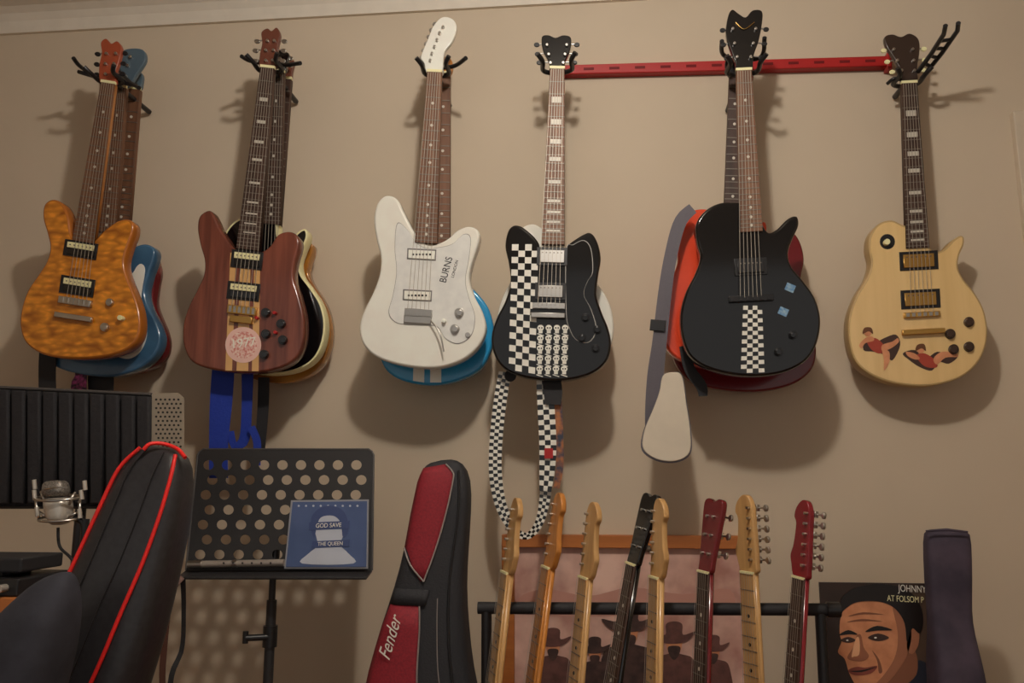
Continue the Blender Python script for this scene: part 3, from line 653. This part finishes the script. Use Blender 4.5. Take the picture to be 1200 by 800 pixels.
sline('piping',[(5.4,-.1),(6,.0),(7,.04),(8,.05),(8.6,.05)],0.002)
sline('zip',[(1.5,.75),(3,.7),(5,.65),(7,.7),(9,.75)],0.003,0.003)
sline('seam',[(5.2,.35),(6,.4),(7,.45),(8,.5)],0.0012,0.004)
text('Fender',457,748,0.042,yb-0.078,0.0,math.radians(74),DWH,g,'lettering',sx=0.8,shear=0.5)
# ---------------------------------------------------------------- music stand
g=group('music_stand')
t=math.radians(14); YS=-0.31; p0=W(330,668,YS); pn=Vector((0,-math.cos(t),math.sin(t))); PD=(p0,pn)
STB=M('stand_black',(34,33,34),0.5)
C4=[(232,529),(438,529),(436,668),(218,668)]
nx,ny=9,7
V=[];Fc=[]
s0,s1,t0,t1=0.03,0.97,0.05,0.93
for j in range(ny):
    for i in range(nx):
        sa=s0+(s1-s0)*i/nx; sb=s0+(s1-s0)*(i+1)/nx; ta=t0+(t1-t0)*j/ny; tb=t0+(t1-t0)*(j+1)/ny
        sm_,tm_=(sa+sb)/2,(ta+tb)/2; b=len(V); K=16
        sh=(sb-sa)*0.14*(1 if j%2 else -1)
        for k in range(K):
            an=6.283185*k/K+math.pi/4; c,s=math.cos(an),math.sin(an); mx=max(abs(c),abs(s))
            V.append(W(*bil(C4,sm_+c/mx*(sb-sa)/2,tm_+s/mx*(tb-ta)/2),PD))
        cx,cy=bil(C4,sm_+sh,tm_)
        for k in range(K):
            an=6.283185*k/K+math.pi/4
            V.append(W(cx+6.2*math.cos(an),cy+5.8*math.sin(an),PD))
        for k in range(K): Fc.append([b+k,b+(k+1)%K,b+K+(k+1)%K,b+K+k])
o=mk('perforated_desk',V,Fc,STB,g); md=o.modifiers.new('s','SOLIDIFY'); md.thickness=0.0015; md.offset=0
def dk(s,t): return bil(C4,s,t)
slab('desk_top_edge',[dk(0,.052),dk(0,.02),dk(.008,.0),dk(.03,-.02),dk(.97,-.02),dk(.992,0),dk(1,.02),dk(1,.052)],PD,0.001,0.0025,STB,0,g)
slab('desk_side',[dk(0,.052),dk(.031,.052),dk(.031,.93),dk(0,.93)],PD,0.001,0.0025,STB,0,g)
slab('desk_side',[dk(.969,.052),dk(1,.052),dk(1,.93),dk(.969,.93)],PD,0.001,0.0025,STB,0,g)
slab('desk_bottom',[dk(0,.929),dk(1,.929),dk(1,1.0),dk(0,1.0)],PD,0.001,0.0025,STB,0,g)
rim=[dk(0,1),dk(0,.5),dk(0,.03),dk(.01,.0),dk(.03,-.02),dk(.5,-.02),dk(.97,-.02),dk(.99,0),dk(1,.03),dk(1,.5),dk(1,1)]
tube3('desk_rim',[W(u,v,PD) for u,v in rim],0.0028,M('rim_worn',(60,57,56),0.4),g,smooth=False)
bl=W(*dk(0,1),PD); br=W(*dk(1,1),PD)
d1=Vector((0,-0.05,-0.012))
mk('ledge',[bl,br,br+d1,bl+d1,bl+Vector((0,0,-.004)),br+Vector((0,0,-.004)),br+d1+Vector((0,0,-.004)),bl+d1+Vector((0,0,-.004))],[(0,1,2,3),(4,7,6,5),(0,4,5,1),(3,2,6,7),(0,3,7,4),(1,5,6,2)],STB,g)
tube3('lip',[bl+d1+Vector((0,-.002,0)),br+d1+Vector((0,-.002,0))],0.0035,STB,g,smooth=False)
yp_=YS+0.03; pc=W(320,672,yp_)
tube3('pole',[(pc.x,yp_,0.35),(pc.x,yp_,pc.z+0.03)],0.0085,STB,g,smooth=False)
tube3('pole_lower',[(pc.x,yp_,0.12),(pc.x,yp_,0.9)],0.0125,STB,g,smooth=False)
kz=W(312,745,yp_).z
tube3('clamp',[(pc.x,yp_,kz-0.025),(pc.x,yp_,kz+0.025)],0.018,BLK,g,smooth=False)
tube3('clamp_knob',[(pc.x,yp_-.01,kz),(pc.x-0.05,yp_-0.03,kz)],0.008,BLK,g,smooth=False)
tube3('clamp_wing',[(pc.x-0.05,yp_-0.03,kz-0.012),(pc.x-0.05,yp_-0.03,kz+0.016)],0.007,BLK,g,smooth=False)
for k in range(3):
    an=k*2.094+0.4; tube3('leg',[(pc.x,yp_,0.3),(pc.x+.13*math.cos(an),yp_+.13*math.sin(an),0.1),(pc.x+.22*math.cos(an),yp_+.22*math.sin(an),0.012)],0.008,STB,g)
tube3('desk_bracket',[(pc.x,yp_,pc.z-.0),(pc.x,yp_+.01,pc.z+0.07)],0.012,BLK,g,smooth=False)
g=group('single_record_sleeve')
SL=[(343,588),(430,587),(429,664),(335,664)]
slab('sleeve',SL,PD,0.02,0.004,M('sleeve_navy',(62,76,110),0.4,c2=(54,68,100),scale=10),0,g)
slab('sleeve_border',[(341,586),(432,585),(431,666),(333,666)],PD,0.017,0.003,M('sleeve_border',(118,118,122),0.4),0,g)
SLV=M('print_silver',(150,154,164),0.5); SNV=M('print_navy',(48,60,96),0.5)
ply('portrait',[(368,618),(370,606),(380,598),(394,598),(402,608),(403,624),(399,638),(408,648),(414,660),(354,660),(362,648),(372,638)],PD,0.021,SLV,g)
ply('portrait_hair',[(364,616),(367,602),(380,593),(396,594),(406,604),(408,622),(402,630),(399,612),(390,604),(376,606),(371,618),(368,630)],PD,0.0216,SNV,g)
slab('eye_band',[(362,612),(410,610),(409,619),(362,621)],PD,0.0222,0.0005,SNV,0,g)
slab('mouth_band',[(366,634),(410,632),(409,640),(365,642)],PD,0.0222,0.0005,SNV,0,g)
text('GOD SAVE',385,615.5,0.015,PD,0.0232,0.04,DWH,g,sx=.9); text('THE QUEEN',387,637,0.013,PD,0.0232,0.04,DWH,g,sx=.9)
multi('stamp_perforation',[circ(350+i*8.6,592.5,1.3,8) for i in range(9)],PD,0.0215,0.0005,SLV,g)
g=group('recorder_flute')
a=W(224,661,PD,0.022); b=W(333,659,PD,0.022)
tube3('tube_body',[a,b],0.0085,M('brushed_grey',(140,132,124),0.35,metal=.4),g,smooth=False)
tube3('mouthpiece',[a-(b-a)*.03,a+(b-a)*.12],0.0098,CHR,g,smooth=False); tube3('joint_ring',[a+(b-a)*.45,a+(b-a)*.5],0.0098,CHR,g,smooth=False)
multi('finger_holes',[circ(262+i*11,659.5,1.2,8) for i in range(6)],PD,0.0315,0.001,BLK,g)
# ---------------------------------------------------------------- reflection filter + mic
g=group('microphone_isolation_shield')
yp=-0.50
FO=M('foam_black',(30,28,30),0.85,c2=(26,25,27),scale=120,bump=.4)
slab('shield_panel',[(-120,448),(178,462),(176,594),(-120,594)],yp,0,0.02,FO,0.002,g)
for i in range(16):
    u=-116+i*18.4; vt=450.5+(u+116)*14/294
    slab('foam_rib',[(u,vt),(u+14,vt+.7),(u+14,590),(u,590)],yp,0.014,0.016,FO,0.005,g)
tube('top_rim',[(-120,448,yp),(178,462,yp)],0.004,M('rim_worn',(60,57,56)),g,smooth=False); tube('bottom_rim',[(-120,594,yp),(176,594,yp)],0.004,BLK,g,smooth=False)
PM=M('perforated_metal',(132,122,108),0.5)
wing=(W(178,462,yp),Vector((-0.25,-0.97,0)).normalized())
slab('metal_wing',[(178,461),(208,460),(215,466),(215,590),(177,590)],wing,0.0,0.002,PM,0,g)
multi('wing_holes',[circ(183+i*5.2+(j%2)*2.6,468+j*5,1.4,6) for j in range(24) for i in range(6)],wing,0.0005,0.0004,BLK,g)
c0=W(95,594,yp+.03); tube3('support_pole',[(c0.x,c0.y,0.05),(c0.x,c0.y,c0.z+0.1)],0.012,BLK,g,smooth=False)
for k in range(3):
    an=k*2.094+1; tube3('leg',[(c0.x,c0.y,0.14),(c0.x+.14*math.cos(an),c0.y+.10*math.sin(an),0.012)],0.009,BLK,g,smooth=False)
g=group('condenser_microphone')
ym=-0.65
SIL=M('mic_silver',(165,158,148),0.35,metal=.5); GRL=M('mic_grille',(130,124,116),0.45,metal=.5,c2=(70,66,62),scale=400)
loft('grille_head',[(56,563,74,562,ym,.03),(52,567,78,565,ym,.04),(52,574,79,572,ym,.045),(53,584,80,582,ym,.047)],GRL,g,ex=.7)
loft('mic_body',[(53,583,81,581,ym,.049),(54,590,82,588,ym,.05),(57,604,83,601,ym,.05),(60,612,81,609,ym,.045),(64,616,78,614,ym,.03)],SIL,g,ex=.7)
tube('head_band',[(52,573,ym-.022),(66,571,ym-.028),(79,571,ym-.022)],0.0016,CHR,g)
def ringt(name,u,v,ru,y,r,mat):
    C=W(u,v,y); rx=ru/560.; tube3(name,[C+Vector((rx*math.cos(q*.5236),0.035*math.sin(q*.5236),0.005*math.sin(q*.5236))) for q in range(12)],r,mat,g,cyc=True)
ringt('mount_ring',68,583,26,ym,0.0028,CHR); ringt('mount_ring',71,607,24,ym,0.0028,CHR)
for (a0,b0,c1,d1_) in[(42,583,46,608),(94,583,95,608),(48,576,56,590),(88,577,80,592),(46,600,57,606),(92,600,80,606)]:
    tube('mount_strut',[(a0,b0,ym),((a0+c1)/2-1,(b0+d1_)/2,ym-.01),(c1,d1_,ym)],0.003,CHR,g)
for u,v in[(41,580),(96,580),(44,600),(94,602),(41,568),(100,569)]: 
    tube('mount_clip',[(u-1,v-6,ym-.01),(u,v+5,ym-.01)],0.0045,SIL,g,smooth=False)
tube('swivel',[(88,606,ym),(98,612,ym),(99,622,ym)],0.008,BLK,g)
e=W(99,625,ym); e2=W(94,690,ym)
tube3('mic_pole',[(e.x,ym,e.z+.03),(e2.x,ym,e2.z),(e2.x,ym,0.05)],0.008,BLK,g,smooth=False)
tube('mic_cable',[(68,618,ym),(70,640,ym),(84,655,ym-.01),(96,680,ym-.012),(92,720,ym-.012)],0.003,MBLK,g)
cyl('round_base',(e2.x,ym),0.055,0,0.04,BLK,g); cyl('base_boss',(e2.x,ym),0.03,0.04,0.06,BLK,g)
# ---------------------------------------------------------------- desk with small equipment at the left
g=group('side_desk')
dz=W(10,700,-0.9).z
xr_=W(24,705,-0.9).x
DW=M('desk_wood',(150,88,42),0.4,kind='woodx',scale=20)
box('desk_top',XL+0.02,xr_,-0.9,-0.72,dz-0.03,dz,DW,g,0.003)
for x in(XL+0.06,xr_-0.05):
    for y in(-0.87,-0.75): box('desk_leg',x-.02,x+.02,y-.02,y+.02,0,dz-.03,DW,g)
g=group('audio_interface')
xa=xr_-0.14
box('case',xa-0.1,xr_-0.01,-0.895,-0.75,dz,dz+0.032,BLK,g,0.004); box('upper_case',xa-0.1,xr_-0.02,-0.88,-0.76,dz+0.04,dz+0.066,MBLK,g,0.004)
for i in range(4): tube3('control_knob',[(xa-.0+i*.035,-0.895,dz+.016),(xa-.0+i*.035,-0.912,dz+.016)],0.007,SIL,g,smooth=False)
for i in range(2): box('spacer_foot',xa-.06+i*.12,xa-.05+i*.12,-.86,-.78,dz+.031,dz+.041,BLK,g)
# ---------------------------------------------------------------- gaming chair
g=group('gaming_chair')
yc=-0.92
LEA=M('black_leather',(36,35,37),0.36,c2=(30,29,31),scale=90,bump=.1)
cs=[(182,521,206,526,yc+.02,.02),(170,524,218,534,yc+.02,.06),(150,548,222,562,yc+.02,.09),(130,590,217,606,yc+.01,.10),(108,640,206,660,yc,.11),(86,690,192,716,yc-.01,.12),(62,745,176,777,yc-.02,.12),(36,803,156,840,yc-.02,.12),(8,870,130,900,yc-.02,.12),(-10,930,110,960,yc-.02,.12)]
loft('backrest',cs,LEA,g,N=36,ex=0.5)
def ln(name,ss,r,mat,out,i0=1):
    P=[lpt(cs[i0+k],s,0.5,out) for k,s in enumerate(ss)]; tube3(name,P,r,mat,g)
ln('piping',[-.8,-.9,-.92,-.92,-.92,-.92,-.92,-.92],0.0035,REDP,0.003)
ln('piping',[.86,.78,.7,.62,.52,.42,.32,.22],0.0035,REDP,0.003)
ln('seam',[-.45,-.5,-.5,-.5,-.5,-.5,-.5,-.5],0.0014,BLK,0.001)
ln('seam',[.35,.25,.18,.12,.05,0,-.05,-.1],0.0014,BLK,0.001)
tube('top_piping',[(168,527,yc-.02),(176,520,yc-.015),(192,520,yc-.0),(208,526,yc-.0),(217,536,yc-.01)],0.0035,REDP,g)
loft('side_bolster',[(160,690,176,684,yc+.07,.03),(160,700,190,694,yc+.07,.05),(160,730,190,722,yc+.07,.05),(160,748,182,742,yc+.07,.03)],REDP,g)
b0=W(60,960,yc)
box('seat_cushion',b0.x-.3,b0.x+.2,yc-.5,yc+.0,0.42,0.53,LEA,g,0.03)
box('back_bracket',b0.x-.03,b0.x+.03,yc-.02,yc+.02,0.44,b0.z+.1,BLK,g)
cyl('gas_lift',(b0.x-.05,yc-.25),0.03,0.1,0.42,BLK,g)
for k in range(5):
    an=k*1.2566; ex_,ey_=b0.x-.05+.28*math.cos(an),yc-.25+.28*math.sin(an)
    tube3('base_arm',[(b0.x-.05,yc-.25,.12),(ex_,ey_,.07)],0.02,BLK,g,smooth=False); tube3('caster',[(ex_-.02,ey_,.03),(ex_+.02,ey_,.03)],0.03,BLK,g,smooth=False)
g=group('cushion')
DKF=M('dark_cushion_fabric',(40,40,47),0.85,c2=(30,30,36),scale=22,bump=.6)
yq=-1.1
vb=559+ (1.2-0.532)*950/1.2
loft('cushion_body',[(62,672,80,668,yq,.02),(40,684,86,676,yq,.05),(4,722,88,700,yq,.09),(-30,760,84,735,yq,.12),(-60,810,74,785,yq,.13),(-74,860,56,845,yq,.13),(-80,930,40,915,yq,.12),(-70,1000,30,1000,yq,.09),(-60,vb-8,20,vb-8,yq,.05)],DKF,g,ex=.7,sub=2)
g=group('guitar_strap')
BRL=M('brown_leather',(70,42,32),0.6)
ribbon('leather_strap',[(214,676,6,-0.6),(203,690,6,-0.62),(196,720,7,-0.62),(192,760,7,-0.62),(190,800,7,-0.62),(196,870,7,-0.62)],[BRL],1,20,g)
ribbon('leather_strap_back',[(214,676,6,-0.6),(215,710,5,-0.58),(213,760,5,-0.58),(200,795,6,-0.6),(196,870,6,-0.62)],[MBLK],1,20,g)
# ---------------------------------------------------------------- light
lx=W(680,100,0).x
g=group('ceiling_lamp')
cyl('ceiling_rose',(lx,-1.6),0.06,zc-0.02,zc,TRIM,g)
L=bpy.data.lights.new('ceiling_bulb','POINT'); L.energy=45; L.color=(1.0,0.95,0.88); L.shadow_soft_size=0.05
lo=bpy.data.objects.new('bulb_light',L); lo.location=(lx,-1.6,zc-0.13); COL.objects.link(lo); lo.parent=g
w=bpy.data.worlds.new('world'); S.world=w; w.use_nodes=True
w.node_tree.nodes['Background'].inputs['Color'].default_value=(1,0.95,0.89,1); w.node_tree.nodes['Background'].inputs['Strength'].default_value=0.36
S.view_settings.view_transform='Standard'; S.view_settings.look='None'; S.view_settings.exposure=0
# ---------------------------------------------------------------- anchor the empties on their parts
bpy.context.view_layer.update()
for e in GROUPS:
    pts=[o.matrix_world@Vector(c) for o in e.children for c in o.bound_box]
    if not pts: continue
    c=Vector([(min(p[k] for p in pts)+max(p[k] for p in pts))/2 for k in range(3)])
    e.location=c
    for o in e.children: o.matrix_parent_inverse=Matrix.Translation(-c)
